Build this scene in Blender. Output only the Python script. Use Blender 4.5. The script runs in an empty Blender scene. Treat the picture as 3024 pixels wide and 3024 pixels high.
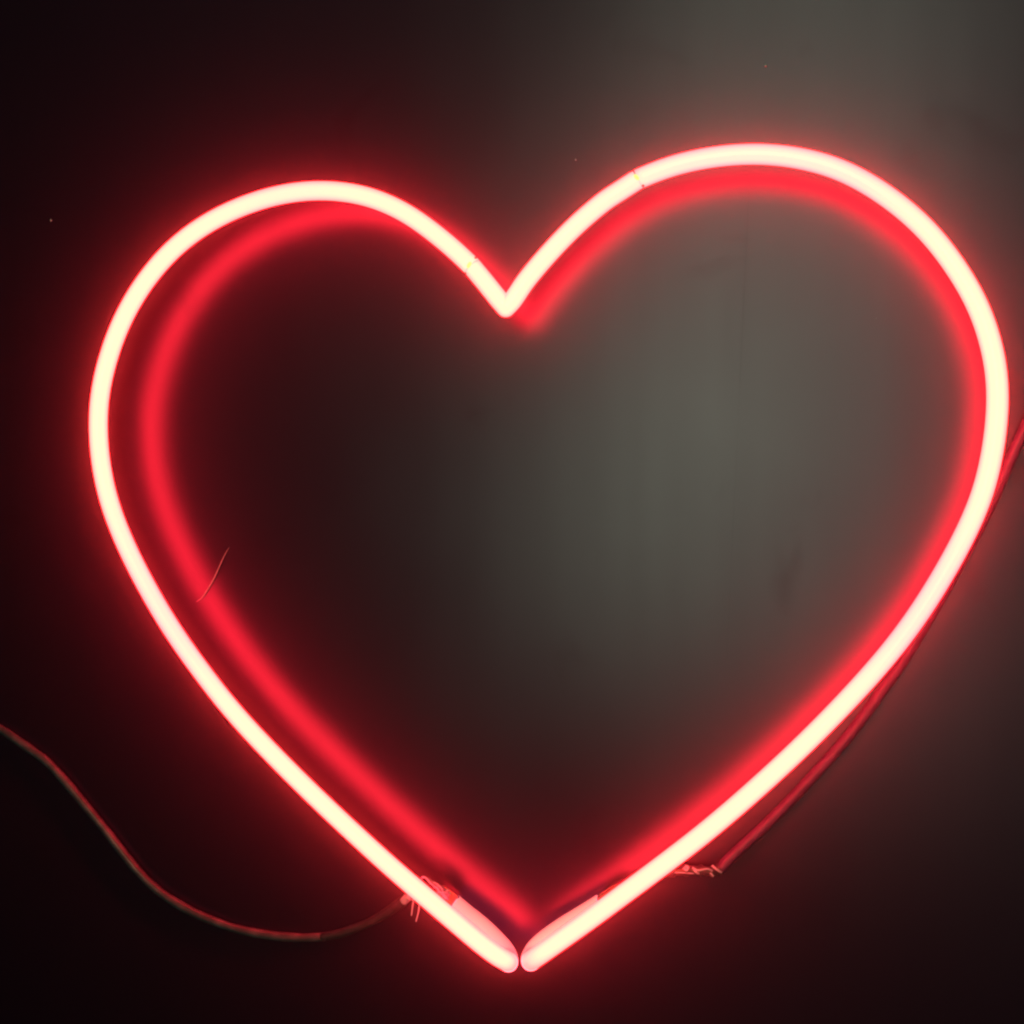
import bpy, bmesh, math, random
from mathutils import Vector, Matrix, noise

random.seed(7)
S = bpy.context.scene
COL = S.collection

# ------------------------------------------------------------------ camera
# World: the panel is the plane y = 0, x to the right, z up; the foot of the camera on it is the origin.
FPX = 3852.0                                    # focal length in pixels of a 3024 px wide picture
DIST = 0.788                                    # camera to panel, metres
PHI = math.atan(0.03245)
THETA = math.atan(0.2292 * math.cos(PHI))
FWD = Vector((-math.sin(THETA) * math.cos(PHI), math.cos(THETA) * math.cos(PHI), -math.sin(PHI)))
RIGHT = Vector((math.cos(THETA), math.sin(THETA), 0))
UP = RIGHT.cross(FWD)
CAM = Vector((0, -DIST, 0))
cd = bpy.data.cameras.new("camera")
cd.sensor_width = 36.0
cd.lens = 36.0 * FPX / 3024.0
cd.clip_start = 0.01
cd.clip_end = 50
cam = bpy.data.objects.new("camera", cd)
COL.objects.link(cam)
cam.matrix_world = Matrix(((RIGHT.x, UP.x, -FWD.x, CAM.x), (RIGHT.y, UP.y, -FWD.y, CAM.y),
                           (RIGHT.z, UP.z, -FWD.z, CAM.z), (0, 0, 0, 1)))
S.camera = cam


def at(px, py, off):
    """point standing `off` metres in front of the panel, measured on the photograph's 3024 grid"""
    d = RIGHT * ((px - 1512) / FPX) + UP * ((1512 - py) / FPX) + FWD
    t = (-off - CAM.y) / d.y
    return CAM + d * t


# ------------------------------------------------------------------ world, lamp, exposure
W = bpy.data.worlds.new("World")
S.world = W
W.use_nodes = True
W.node_tree.nodes["Background"].inputs[0].default_value = (0.9, 0.95, 1.0, 1)
W.node_tree.nodes["Background"].inputs[1].default_value = 0.001
S.view_settings.view_transform = 'Standard'
S.view_settings.look = 'None'
S.view_settings.exposure = 0
S.view_settings.gamma = 1
S.cycles.filter_width = 2.3
S.cycles.max_bounces = 8
S.cycles.sample_clamp_indirect = 20

# daylight through a tall doorway behind the photographer, softly mirrored by the satin panel
LMP = 1.6


def area(name, p0, p1, width, energy, color):
    a, b = at(*p0, -LMP), at(*p1, -LMP)         # where the panel shows it, mirrored to its own side
    a.y = b.y = -LMP
    ld = bpy.data.lights.new(name, 'AREA')
    ld.shape = 'RECTANGLE'
    ld.size = width
    ld.size_y = (a - b).length
    ld.energy = energy
    ld.color = color
    ld.spread = math.radians(72)
    lo = bpy.data.objects.new(name, ld)
    COL.objects.link(lo)
    yv = (a - b).normalized()
    zv = Vector((0, -1, 0))                     # lamp shines along -Z = towards the panel
    xv = yv.cross(zv).normalized()
    c = (a + b) / 2
    lo.matrix_world = Matrix(((xv.x, yv.x, zv.x, c.x), (xv.y, yv.y, zv.y, c.y), (xv.z, yv.z, zv.z, c.z), (0, 0, 0, 1)))
    return lo


area("doorway_light", (2640, -1300), (1940, 1850), 0.40, 1.85, (0.62, 1.85, 0.43))
area("added_fill_light", (2900, -700), (2640, 2150), 0.30, 0.46, (0.66, 1.70, 0.43))  # added second lamp, unseen, lifting the grey sheen at the panel's lower right


# ------------------------------------------------------------------ materials
def mat(name):
    m = bpy.data.materials.new(name)
    m.use_nodes = True
    nt = m.node_tree
    return m, nt, nt.nodes["Principled BSDF"]


def node(nt, typ, **kw):
    n = nt.nodes.new(typ)
    for k, v in kw.items():
        setattr(n, k, v)
    return n


def ramp(nt, fac, stops):
    r = node(nt, 'ShaderNodeValToRGB')
    els = r.color_ramp.elements
    while len(els) < len(stops):
        els.new(0.5)
    for e, (p, c) in zip(els, stops):
        e.position = p
        e.color = (*c, 1) if len(c) == 3 else c
    nt.links.new(fac, r.inputs[0])
    return r.outputs[0]


RED = 23.0
# neon glass
m_neon, nt, b = mat("lit_neon_glass")
b.inputs['Base Color'].default_value = (0.15, 0.07, 0.06, 1)
b.inputs['Roughness'].default_value = 0.3
at_ = node(nt, 'ShaderNodeAttribute')            # how pink this stretch of the gas column glows
at_.attribute_name = 'pinkness'
col = ramp(nt, at_.outputs['Fac'], [(0.0, (1.0, 1.08 / RED, 0.68 / RED)), (1.0, (1.0, 0.90 / RED, 0.70 / RED))])
lw = node(nt, 'ShaderNodeLayerWeight')
lw.inputs['Blend'].default_value = 0.5
limb = ramp(nt, lw.outputs['Facing'], [(0.12, (1, 1, 1)), (0.30, (1, 0.80, 0.94)), (0.58, (1, 0.52, 0.74)), (1.0, (1, 0.32, 0.48))])   # thicker glass seen edge-on
mx = node(nt, 'ShaderNodeMix', data_type='RGBA', blend_type='MULTIPLY')
mx.inputs[0].default_value = 1.0
nt.links.new(col, mx.inputs[6])
nt.links.new(limb, mx.inputs[7])
nt.links.new(mx.outputs[2], b.inputs['Emission Color'])
b.inputs['Emission Strength'].default_value = RED

# narrow welds, where the gas shines yellow
m_weld, nt, b = mat("weld_glow")
b.inputs['Base Color'].default_value = (0.5, 0.3, 0.1, 1)
b.inputs['Roughness'].default_value = 0.1
b.inputs['Emission Color'].default_value = (1.0, 0.064, 0.016, 1)
b.inputs['Emission Strength'].default_value = 16.0
m_collar, nt, b = mat("weld_collar")
b.inputs['Base Color'].default_value = (0.05, 0.10, 0.25, 1)
b.inputs['Roughness'].default_value = 0.25

# milky return glass
m_milk, nt, b = mat("milky_return_glass")
b.inputs['Base Color'].default_value = (0.55, 0.80, 0.98, 1)
b.inputs['Roughness'].default_value = 0.22
b.inputs['Emission Color'].default_value = (1.0, 0.16, 0.20, 1)
b.inputs['Emission Strength'].default_value = 0.8

m_clear, nt, b = mat("clear_dark_glass")
b.inputs['Base Color'].default_value = (0.75, 0.6, 0.6, 1)
b.inputs['Roughness'].default_value = 0.06
b.inputs['Transmission Weight'].default_value = 0.85

m_wire, nt, b = mat("pale_wire")
b.inputs['Base Color'].default_value = (0.30, 0.32, 0.72, 1)
b.inputs['Roughness'].default_value = 0.35

m_tape, nt, b = mat("cloudy_tape")
b.inputs['Base Color'].default_value = (0.16, 0.13, 0.12, 1)
b.inputs['Roughness'].default_value = 0.3
tc = node(nt, 'ShaderNodeTexCoord')
nz = node(nt, 'ShaderNodeTexNoise')
nz.inputs['Scale'].default_value = 180
nz.inputs['Detail'].default_value = 4
nt.links.new(tc.outputs['Object'], nz.inputs['Vector'])
nt.links.new(ramp(nt, nz.outputs['Fac'], [(0.30, (0.03, 0.018, 0.05)), (0.75, (0.07, 0.04, 0.12))]), b.inputs['Base Color'])
bp = node(nt, 'ShaderNodeBump')
bp.inputs['Strength'].default_value = 0.5
bp.inputs['Distance'].default_value = 0.0006
nt.links.new(nz.outputs['Fac'], bp.inputs['Height'])
nt.links.new(bp.outputs[0], b.inputs['Normal'])


def cable_mat(name, c0, c1, rough):
    m, nt, b = mat(name)
    tc = node(nt, 'ShaderNodeTexCoord')
    nz = node(nt, 'ShaderNodeTexNoise')
    nz.inputs['Scale'].default_value = 120
    nz.inputs['Detail'].default_value = 5
    nt.links.new(tc.outputs['Object'], nz.inputs['Vector'])
    nt.links.new(ramp(nt, nz.outputs['Fac'], [(0.4, c0), (0.65, c1)]), b.inputs['Base Color'])
    b.inputs['Roughness'].default_value = rough
    b.inputs['Specular Tint'].default_value = (1.0, 0.45, 1.0, 1)
    bp = node(nt, 'ShaderNodeBump')
    bp.inputs['Strength'].default_value = 0.25
    bp.inputs['Distance'].default_value = 0.0004
    nt.links.new(nz.outputs['Fac'], bp.inputs['Height'])
    nt.links.new(bp.outputs[0], b.inputs['Normal'])
    return m


m_cable = cable_mat("grey_cable_sheath", (0.10, 0.045, 0.13), (0.18, 0.08, 0.22), 0.27)
m_cable2 = cable_mat("dark_cable_sheath", (0.060, 0.020, 0.11), (0.085, 0.028, 0.15), 0.5)

# the satin black panel
m_panel, nt, b = mat("satin_black_panel")
tc = node(nt, 'ShaderNodeTexCoord')
nt.nodes.remove(b)
out = nt.nodes["Material Output"]
diff = node(nt, 'ShaderNodeBsdfDiffuse')
diff.inputs['Color'].default_value = (0.027, 0.006, 0.036, 1)
glo = node(nt, 'ShaderNodeBsdfGlossy', distribution='BECKMANN')
glo.inputs['Color'].default_value = (0.78, 0.30, 1.0, 1)
glo2 = node(nt, 'ShaderNodeBsdfGlossy', distribution='BECKMANN')
glo2.inputs['Color'].default_value = (0.78, 0.30, 1.0, 1)
glo2.inputs['Roughness'].default_value = 0.50
gmix = node(nt, 'ShaderNodeMixShader')
gmix.inputs[0].default_value = 0.20
nt.links.new(glo.outputs[0], gmix.inputs[1])
nt.links.new(glo2.outputs[0], gmix.inputs[2])
fre = node(nt, 'ShaderNodeFresnel')
fre.inputs['IOR'].default_value = 1.74
mix = node(nt, 'ShaderNodeMixShader')
nt.links.new(diff.outputs[0], mix.inputs[1])
nt.links.new(gmix.outputs[0], mix.inputs[2])
nt.links.new(mix.outputs[0], out.inputs[0])
nz = node(nt, 'ShaderNodeTexNoise')
nz.inputs['Scale'].default_value = 9
nz.inputs['Detail'].default_value = 5
nt.links.new(tc.outputs['Object'], nz.inputs['Vector'])
mr = node(nt, 'ShaderNodeMapRange')
mr.inputs[1].default_value = 0.3
mr.inputs[2].default_value = 0.7
mr.inputs[3].default_value = 0.285
mr.inputs[4].default_value = 0.315
nt.links.new(nz.outputs['Fac'], mr.inputs[0])
nt.links.new(mr.outputs[0], glo.inputs['Roughness'])
# faint vertical hairline rubbed into the finish
sep = node(nt, 'ShaderNodeSeparateXYZ')
nt.links.new(tc.outputs['Object'], sep.inputs[0])
HA, HB = at(2212, 560, 0), at(2146, 1950, 0)
sl = (HB.x - HA.x) / (HB.z - HA.z)


def math_(op, a, bb=None):
    n = node(nt, 'ShaderNodeMath', operation=op)
    for i, v in enumerate((a, bb)):
        if v is None:
            continue
        if isinstance(v, (int, float)):
            n.inputs[i].default_value = v
        else:
            nt.links.new(v, n.inputs[i])
    return n.outputs[0]


zz = math_('MULTIPLY', math_('SUBTRACT', sep.outputs['Z'], HA.z), sl)
dx = math_('ABSOLUTE', math_('SUBTRACT', math_('SUBTRACT', sep.outputs['X'], HA.x), zz))
inline = math_('LESS_THAN', dx, 0.00028)
zin = math_('MULTIPLY', math_('LESS_THAN', sep.outputs['Z'], HA.z), math_('GREATER_THAN', sep.outputs['Z'], HB.z))
nz3 = node(nt, 'ShaderNodeTexNoise')
nz3.inputs['Scale'].default_value = 22
nt.links.new(tc.outputs['Object'], nz3.inputs['Vector'])
mask = math_('MULTIPLY', math_('MULTIPLY', inline, zin), nz3.outputs['Fac'])
# wiping marks: faint upright streaks and a few dull smudges in the finish
mp = node(nt, 'ShaderNodeMapping')
mp.inputs['Scale'].default_value = (42, 1, 2.2)
mp.inputs['Rotation'].default_value = (0, math.radians(-2.5), 0)
nt.links.new(tc.outputs['Object'], mp.inputs[0])
st = node(nt, 'ShaderNodeTexNoise')
st.inputs['Scale'].default_value = 1.0
st.inputs['Detail'].default_value = 4
nt.links.new(mp.outputs[0], st.inputs['Vector'])
sm = node(nt, 'ShaderNodeTexNoise')
sm.inputs['Scale'].default_value = 14
sm.inputs['Detail'].default_value = 6
sm.inputs['Distortion'].default_value = 0.8
nt.links.new(tc.outputs['Object'], sm.inputs['Vector'])
smr = node(nt, 'ShaderNodeMapRange')
smr.inputs[1].default_value = 0.62
smr.inputs[2].default_value = 0.80
nt.links.new(sm.outputs['Fac'], smr.inputs[0])
wear = math_('ADD', math_('MULTIPLY', math_('SUBTRACT', st.outputs['Fac'], 0.5), 0.22), 1.0)
wear = math_('SUBTRACT', wear, math_('MULTIPLY', smr.outputs[0], 0.35))
spec = math_('MULTIPLY', math_('MULTIPLY', fre.outputs[0], wear), math_('SUBTRACT', 1.0, math_('MULTIPLY', mask, 0.3)))
nt.links.new(spec, mix.inputs[0])


# ------------------------------------------------------------------ mesh helpers
def cr(pts, n=10):
    """Catmull-Rom through points (any dimension)"""
    P = [Vector(p) for p in pts]
    out = []
    for i in range(len(P) - 1):
        p0 = P[i - 1] if i else P[0] * 2 - P[1]
        p1, p2 = P[i], P[i + 1]
        p3 = P[i + 2] if i + 2 < len(P) else P[-1] * 2 - P[-2]
        t0 = 0.0
        t1 = t0 + max(1e-6, (p1 - p0).length) ** 0.5
        t2 = t1 + max(1e-6, (p2 - p1).length) ** 0.5
        t3 = t2 + max(1e-6, (p3 - p2).length) ** 0.5
        for k in range(n):
            t = t1 + (t2 - t1) * k / n
            a1 = p0 * ((t1 - t) / (t1 - t0)) + p1 * ((t - t0) / (t1 - t0))
            a2 = p1 * ((t2 - t) / (t2 - t1)) + p2 * ((t - t1) / (t2 - t1))
            a3 = p2 * ((t3 - t) / (t3 - t2)) + p3 * ((t - t2) / (t3 - t2))
            b1 = a1 * ((t2 - t) / (t2 - t0)) + a2 * ((t - t0) / (t2 - t0))
            b2 = a2 * ((t3 - t) / (t3 - t1)) + a3 * ((t - t1) / (t3 - t1))
            out.append(b1 * ((t2 - t) / (t2 - t1)) + b2 * ((t - t1) / (t2 - t1)))
    out.append(P[-1].copy())
    return out


def resample(P, step):
    out, acc = [P[0].copy()], 0.0
    for a, b in zip(P, P[1:]):
        l = (b - a).length
        while acc + l >= step:
            a = a + (b - a) * ((step - acc) / l)
            l = (b - a).length
            out.append(a.copy())
            acc = 0.0
        acc += l
    if (P[-1] - out[-1]).length < step * 0.5:
        out.pop()
    out.append(P[-1].copy())
    return out


def smooth(P, it):
    for _ in range(it):
        P = [P[0]] + [(P[i - 1] + P[i] * 2 + P[i + 1]) / 4 for i in range(1, len(P) - 1)] + [P[-1]]
    return P


def sweep(bm, C, rad, seg=18, cap=True, flat=1.0, jag=None):
    """tube along centreline C; rad number or function of 0..1; flat squashes it against the panel"""
    n = len(C)
    T = []
    for i in range(n):
        a = C[max(0, i - 1)]
        c = C[min(n - 1, i + 1)]
        T.append((c - a).normalized())
    nrm = Vector((0, -1, 0))
    nrm = (nrm - T[0] * nrm.dot(T[0]))
    if nrm.length < 1e-4:
        nrm = Vector((1, 0, 0)) - T[0] * T[0].x
    nrm.normalize()
    rings = []
    for i in range(n):
        nrm = (nrm - T[i] * nrm.dot(T[i])).normalized()
        bn = T[i].cross(nrm)
        u = i / (n - 1)
        r = rad(u) if callable(rad) else rad
        ring = []
        for k in range(seg):
            a = 2 * math.pi * k / seg
            off = nrm * (math.cos(a) * r * flat) + bn * (math.sin(a) * r)
            if jag and i == n - 1:
                off = off + T[i] * (random.uniform(-1, 1) * jag)
            ring.append(bm.verts.new(C[i] + off))
        rings.append(ring)
    for i in range(n - 1):
        for k in range(seg):
            k2 = (k + 1) % seg
            bm.faces.new((rings[i][k], rings[i][k2], rings[i + 1][k2], rings[i + 1][k]))
    if cap:
        bm.faces.new(list(reversed(rings[0])))
        bm.faces.new(rings[-1])
    return rings


def obj(name, bm, m, parent=None, sm=True):
    me = bpy.data.meshes.new(name)
    bmesh.ops.recalc_face_normals(bm, faces=bm.faces[:])
    bm.to_mesh(me)
    bm.free()
    me.materials.append(m)
    if sm:
        for p in me.polygons:
            p.use_smooth = True
    o = bpy.data.objects.new(name, me)
    COL.objects.link(o)
    if parent:
        o.parent = parent
        o.matrix_parent_inverse = Matrix.Translation(-parent.location)
    return o


def thing(name, label, cat, loc, group=None):
    o = bpy.data.objects.new(name, None)
    o.empty_display_size = 0.01
    COL.objects.link(o)
    o.location = loc
    o['label'] = label
    o['category'] = cat
    if group:
        o['group'] = group
    return o


def tag(o, label, cat, group=None):
    o['label'] = label
    o['category'] = cat
    if group:
        o['group'] = group
    return o


# ------------------------------------------------------------------ the panel
bm = bmesh.new()
pv = [(-1.6, 0, -1.4), (1.6, 0, -1.4), (1.6, 0, 1.4), (-1.6, 0, 1.4)]
f = [bm.verts.new(p) for p in pv]
g = [bm.verts.new((p[0], 0.012, p[2])) for p in pv]
bm.faces.new(f)
bm.faces.new(list(reversed(g)))
for i in range(4):
    bm.faces.new((f[(i + 1) % 4], f[i], g[i], g[(i + 1) % 4]))
wall = obj("wall", bm, m_panel, None, False)
wall['kind'] = 'structure'

# ------------------------------------------------------------------ neon heart
H = 0.035                                       # tube axis to panel
R = 0.0057
left = [(1394, 787), (1365, 757), (1312, 711.4), (1200, 628.6), (1081, 578), (953.8, 561.3), (855, 569), (757, 593), (626.5, 650),
        (516.8, 728.6), (449.3, 802.7), (401.7, 869.4), (349.9, 968.7), (311.8, 1081.8), (293.6, 1169.6),
        (289, 1264), (296.5, 1362), (319.3, 1473), (366, 1598), (430.6, 1728), (510, 1862.5), (607.9, 2000),
        (700, 2115), (879, 2302), (1121, 2530.2), (1221, 2618), (1416, 2784)]
right = [(1883.4, 529.6), (1939.3, 504.4), (2052, 471.8), (2213.5, 453.6), (2356, 465.2), (2493.6, 505), (2632.7, 588.4),
         (2737, 679), (2822.2, 787.7), (2891, 907.3), (2928.3, 1019.6), (2943.6, 1100), (2947.2, 1183),
         (2935.6, 1310), (2903.7, 1453.3), (2847.6, 1583.7), (2784.9, 1697.8), (2721.5, 1800), (2639.8, 1912), (2537.5, 2030),
         (2400, 2172.6), (2262, 2302.8), (2092, 2450), (1945, 2563.4), (1738.4, 2717)]
mid = [(1394, 787), (1432, 832.7), (1473.5, 884.5), (1494, 908), (1513, 888), (1552, 830.6), (1620.5, 749), (1700, 666.6),
       (1784, 594.8), (1830.6, 563.8), (1883.4, 529.6)]


def lift(pts, off=H):
    return [at(p[0], p[1], off if len(p) < 3 else p[2]) for p in pts]


heart = thing("neon_heart", "glowing red and cream neon tube bent into a large heart outline on the dark panel", "neon sign",
              at(1534, 2837, H))


SPOTS = [(at(2150, 470, H), 0.085, 1.0), (at(2440, 500, H), 0.05, 0.6), (at(2725, 1795, H), 0.055, 1.1), (at(430, 1728, H), 0.06, 0.75),
         (at(560, 1930, H), 0.04, 0.5), (at(850, 575, H), 0.045, 0.5)]


def pink(o):
    a = o.data.attributes.new('pinkness', 'FLOAT', 'POINT')
    for i, v in enumerate(o.data.vertices):
        a.data[i].value = min(1.0, sum(w * math.exp(-((v.co - c).length / s_) ** 2) for c, s_, w in SPOTS))
    return o


def section(pts, tail=()):
    C = smooth(resample(cr(lift(pts), 10), 0.004), 12)
    if tail:
        C = C[:-1] + cr([C[-1]] + [at(*t) for t in tail], 8)
        k = len(tail) * 8 + 6
        C = C[:-k] + smooth(C[-k:], 4)
    bm = bmesh.new()
    sweep(bm, C, R, 22)
    return pink(obj("tube_section", bm, m_neon, heart))


section(left, [(1466, 2821, H - 0.001), (1492, 2836, H - 0.004), (1502, 2840, 0.026)])
section(right, [(1610, 2808, H), (1581, 2828, H - 0.003), (1567, 2837, 0.026)])
bm = bmesh.new()
a = smooth(cr(lift(mid[:4]), 8), 2)
c = smooth(cr(lift(mid[3:]), 8), 2)
sweep(bm, a, R, 22)
sweep(bm, c, R, 22)
bmesh.ops.create_uvsphere(bm, u_segments=22, v_segments=14, radius=R, matrix=Matrix.Translation(at(1494, 908, H)))
pink(obj("tube_section", bm, m_neon, heart))

# milky return ends
for pts, clear in (
    ([(1501, 2841, 0.027), (1502, 2838, 0.024), (1500, 2826, 0.0185), (1491, 2808, 0.0155), (1466, 2779, 0.0145), (1418.8, 2733.7, 0.0135), (1375, 2699, 0.013), (1338, 2668, 0.013)],
     [(1338, 2668, 0.013), (1310, 2646, 0.013), (1285, 2626, 0.013)]),
    ([(1568, 2838, 0.027), (1567, 2834, 0.024), (1570, 2822, 0.0185), (1581, 2804, 0.0155), (1609, 2777, 0.0145), (1667, 2736, 0.0135), (1726, 2700, 0.013), (1778, 2668, 0.013)],
     [(1778, 2668, 0.013), (1812, 2645, 0.013), (1845, 2622, 0.013)])):
    bm = bmesh.new()
    sweep(bm, smooth(cr([at(*p) for p in pts], 8), 2), R * 1.05, 22, cap=False, jag=0.0012)
    obj("return_tube", bm, m_milk, heart)
    bm = bmesh.new()
    sweep(bm, cr([at(*p) for p in clear], 6), lambda u: R * (0.93 if u < 0.7 else 0.93 * (1 - ((u - 0.7) / 0.3) ** 2 * 0.6)), 18)
    e = obj("electrode_end", bm, m_clear, heart)

# welds between the glass sections
for (p0, p1) in (((1383, 776), (1402, 797)), ((1873, 535), (1894, 524))):
    a, c = at(*p0, H), at(*p1, H)
    mid_ = (a + c) / 2
    t = (c - a).normalized()
    s = t.cross(Vector((0, -1, 0))).normalized()
    bm = bmesh.new()
    bn = Vector((0, -1, 0))
    bmesh.ops.create_uvsphere(bm, u_segments=20, v_segments=12, radius=1.0)
    for v in bm.verts:                              # bead of clear yellow glow sunk into the front of the tube
        q = v.co.copy()
        v.co = mid_ + t * (q.x * 0.0016) + s * (q.y * 0.0021 + q.x * 0.0006) + bn * (R * 0.86 + q.z * 0.0011)
    wj = obj("weld", bm, m_weld, heart)
    for sg in (-1, 1):
        bm = bmesh.new()
        c0 = mid_ + s * (sg * R * 0.90) + Vector((0, -R * 0.42, 0)) + t * (0.0012 * sg)
        bmesh.ops.create_icosphere(bm, subdivisions=2, radius=0.0008, matrix=Matrix.Translation(c0))
        for v in bm.verts:
            v.co += (v.co - c0).dot(s) * s * 0.5
        obj("collar_nub", bm, m_collar, wj)


# ------------------------------------------------------------------ cables
def cable_pts(pts, off, n=8):
    return smooth(cr([at(p[0], p[1], off if len(p) < 3 else p[2]) for p in pts], n), 2)


L = [(-260, 2010), (-120, 2080), (0, 2151), (40, 2178), (87.5, 2211.5), (134.6, 2245), (188.4, 2302), (242, 2366), (303, 2440), (350, 2501),
     (404, 2568), (457.6, 2622), (525, 2669), (605.6, 2709.4), (700, 2743), (807.5, 2763), (888, 2768.7), (965, 2766)]
lc = thing("power_cable", "thin grey cable curving down from the left edge to the heart's lower left side", "cable", at(700, 2743, 0.003))
bm = bmesh.new()
sweep(bm, cable_pts(L, 0.0031), lambda u: 0.0029 + 0.00012 * math.sin(u * 37) + 0.0001 * math.sin(u * 91), 12)
obj("sheath", bm, m_cable, lc)
bm = bmesh.new()
sl_ = [(950, 2767, .0035), (1010, 2755, .004), (1050, 2740, .005), (1095, 2722, .006), (1130, 2703, .007), (1170, 2676, .009), (1200, 2655, .011)]
sweep(bm, cable_pts(sl_, 0), lambda u: 0.0026 + 0.0007 * u + 0.0002 * math.sin(u * 9), 14)
obj("sleeve", bm, m_tape, lc)


def curl(bm, pts, r, seg=6):
    sweep(bm, cr([at(*p) for p in pts], 6), r, seg)


# frayed wires between the left sleeve and the electrode
bundle = [[(1322, 2652, .017), (1300, 2632, .018), (1282, 2612, .0185), (1265, 2594, .018)],
          [(1318, 2655, .019), (1290, 2622, .020), (1270, 2606, .020), (1258, 2592, .020), (1248, 2590, .020), (1243, 2598, .019)],
          [(1312, 2640, .018), (1306, 2625, .019), (1292, 2612, .019), (1278, 2604, .018)],
          [(1324, 2628, .018), (1312, 2640, .021), (1318, 2650, .022), (1323, 2656, .019)],
          [(1323, 2626, .018), (1316, 2636, .020), (1308, 2634, .021), (1303, 2642, .019)],
          [(1296, 2612, .017), (1292, 2620, .020), (1284, 2617, .021), (1276, 2612, .018)],
          [(1320, 2650, .015), (1290, 2640, .014), (1255, 2650, .013), (1205, 2652, .012)],
          [(1300, 2640, .017), (1262, 2640, .015), (1230, 2655, .014), (1200, 2657, .012)]]
for w in bundle:
    bm = bmesh.new()
    curl(bm, w, random.uniform(0.0005, 0.0008))
    obj("wire", bm, m_wire, lc)
for w in ([(1222, 2650, .016), (1219, 2672, .017), (1215, 2704, .018)], [(1240, 2655, .016), (1236, 2690, .017), (1228, 2722, .018)]):
    bm = bmesh.new()
    curl(bm, w, 0.0005)
    obj("wire", bm, m_wire, lc)
bm = bmesh.new()
sweep(bm, cable_pts([(1192, 2662, .012), (1203, 2650, .013), (1212, 2646, .014)], 0), 0.0027, 10)
obj("wire_nut", bm, m_wire, lc)
# shapeless blob of glue and tape where the wires meet the glass
bm = bmesh.new()
for p, r in (((1316, 2642, .016), .0028), ((1303, 2630, .016), .0024), ((1290, 2618, .015), .0018)):
    bmesh.ops.create_icosphere(bm, subdivisions=3, radius=r, matrix=Matrix.Translation(at(*p)))
for v in bm.verts:
    v.co += Vector((1, 1, 1)) * 0.0012 * noise.noise(v.co * 600)
obj("glue_lump", bm, m_wire, lc)

# right cable
Rr = [(2127, 2569, .009), (2150, 2541, .007), (2190, 2503, .005), (2261, 2437, .0034), (2325, 2374, .0032), (2383, 2312, .0032),
      (2440, 2250, .0032), (2495, 2188, .0032), (2545, 2124, .0032), (2588, 2064, .0032), (2662, 1960, .0032), (2724, 1858, .0032),
      (2778, 1766, .004), (2838, 1658, .005), (2898, 1546, .007), (2944, 1450, .008), (2980, 1366, .009), (3034, 1250, .010),
      (3114, 1060, .012), (3194, 860, .012)]
rc = thing("power_cable", "dark cable leaving the heart's lower right and following its right side upward", "cable",
           at(2431, 2256, .006))
bm = bmesh.new()
sweep(bm, cable_pts(Rr, 0), lambda u: 0.0034 - 0.0003 * u, 14)
obj("sheath", bm, m_cable2, rc)
bm = bmesh.new()
sweep(bm, cable_pts([(1850, 2628, .012), (1900, 2600, .012), (1960, 2580, .012), (2000, 2572, .012), (2060, 2570, .011), (2105, 2573, .010), (2130, 2566, .009)], 0),
      lambda u: 0.0029 + 0.0005 * math.sin(u * 47) + 0.0003 * math.sin(u * 101), 14)
obj("tape_wrap", bm, m_tape, rc)
for w, r in (([(2103, 2556, .013), (2116, 2567, .014), (2131, 2577, .013)], .0007),
             ([(1978, 2578, .014), (2010, 2577, .015), (2050, 2580, .014)], .0004),
             ([(2045, 2562, .014), (2060, 2570, .015), (2090, 2566, .014), (2104, 2572, .013)], .0006),
             ([(2050, 2568, .014), (2056, 2576, .015), (2064, 2580, .014)], .0007),
             ([(2098, 2578, .013), (2108, 2588, .013)], .0006),
             ([(2018, 2562, .014), (2028, 2570, .015), (2032, 2560, .014), (2022, 2558, .014)], .0008)):
    bm = bmesh.new()
    curl(bm, w, r)
    obj("wire", bm, m_wire, rc)

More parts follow.
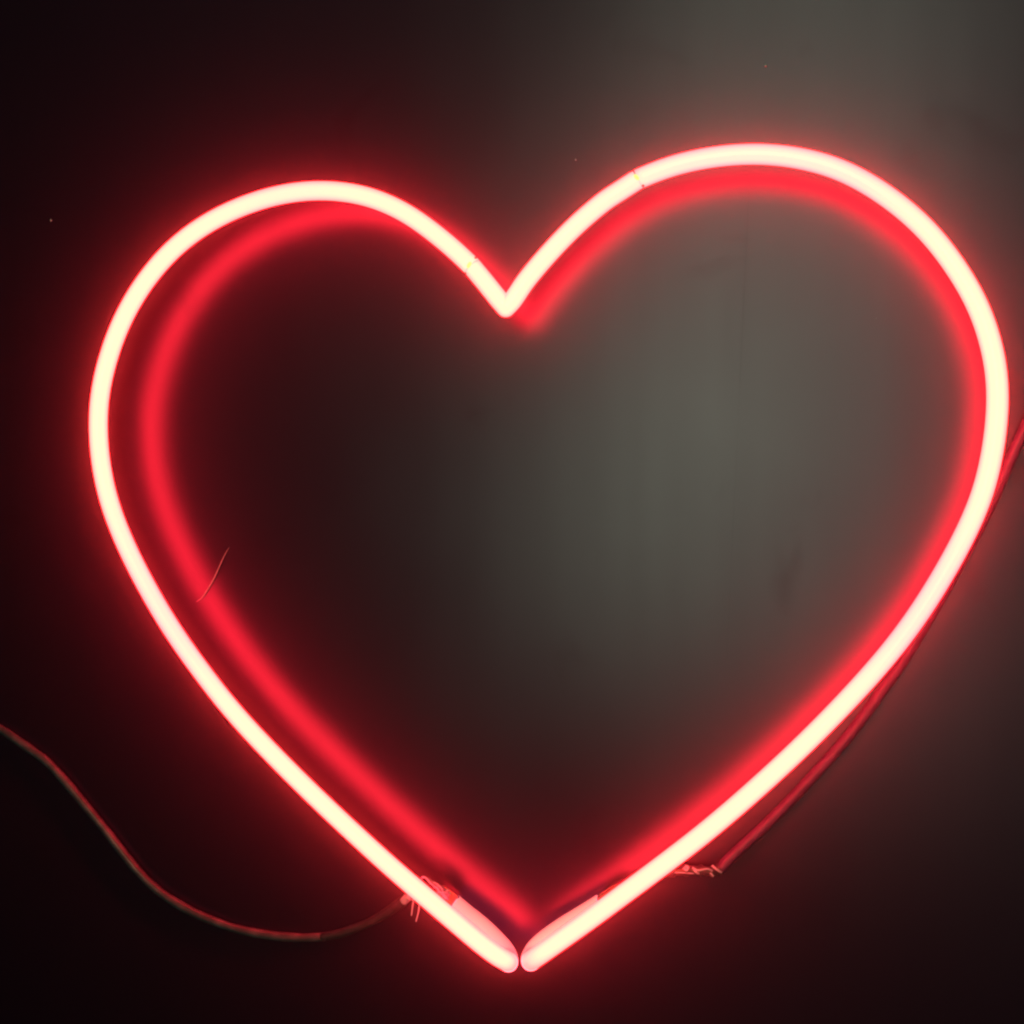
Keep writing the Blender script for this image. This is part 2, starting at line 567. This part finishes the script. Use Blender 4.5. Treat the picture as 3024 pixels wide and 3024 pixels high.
# ------------------------------------------------------------------ lint and dust
m_lint, nt, b = mat("pale_fibre")
b.inputs['Base Color'].default_value = (0.30, 0.16, 0.45, 1)
b.inputs['Roughness'].default_value = 0.6
bm = bmesh.new()
sweep(bm, cable_pts([(580, 1777, .0009), (597, 1765, .0009), (612, 1743, .0009), (632, 1708, .0009), (650, 1668, .0009), (664, 1638, .0009), (677, 1615, .0009)], 0),
      lambda u: 0.0001 + 0.00055 * math.sin(math.pi * min(1, u * 1.0 + 0.02)) ** 0.6 * (1 - 0.55 * u), 8)
tag(obj("fibre", bm, m_lint), "slim pale pink fibre stuck to the panel inside the left side of the heart", "lint")
for px, py, r, label in ((150, 650, .0010, "tiny white dust speck on the dark panel left of the heart"),
                         (2261, 194, .0008, "tiny orange dust speck on the grey sheen above the right lobe"),
                         (1700, 472, .0005, "tiny pale dust speck on the panel left of the right lobe's weld")):
    bm = bmesh.new()
    bmesh.ops.create_icosphere(bm, subdivisions=1, radius=r, matrix=Matrix.Translation(at(px, py, r * 0.8)))
    for v in bm.verts:
        v.co += Vector([random.uniform(-1, 1) for _ in range(3)]) * r * 0.3
    tag(obj("dust_speck", bm, m_wire), label, "dust")
bm = bmesh.new()
for px, py in ((1106, 848), (944, 889), (1158, 1083), (1397, 1079), (977, 1160), (1423, 582), (1193, 1900), (2587, 940),
               (215, 640), (1990, 2020), (820, 220), (200, 80), (1010, 600)):
    bmesh.ops.create_icosphere(bm, subdivisions=1, radius=random.uniform(.0001, .00018), matrix=Matrix.Translation(at(px, py, .0002)))
d = obj("dust", bm, m_wire)
d['kind'] = 'stuff'
d['label'] = "fine dust grains scattered over the dark panel"

# ------------------------------------------------------------------ added scattering volume: stands in for lens bloom hugging the tube
m_bloom = bpy.data.materials.new("bloom_scatter")
m_bloom.use_nodes = True
nt = m_bloom.node_tree
nt.nodes.clear()
pvn = nt.nodes.new('ShaderNodeVolumePrincipled')
pvn.inputs['Color'].default_value = (0.85, 0.60, 1.0, 1)
pvn.inputs['Density'].default_value = 0.092
pvn.inputs['Anisotropy'].default_value = 0.985
o_ = nt.nodes.new('ShaderNodeOutputMaterial')
nt.links.new(pvn.outputs[0], o_.inputs['Volume'])
bm = bmesh.new()
bmesh.ops.create_cube(bm, size=1.0)
for v in bm.verts:
    v.co = Vector((v.co.x * 4.4, -0.8 + v.co.y * 2.2, v.co.z * 4.0))
hz = obj("bloom_volume", bm, m_bloom, None, False)
hz['kind'] = 'stuff'
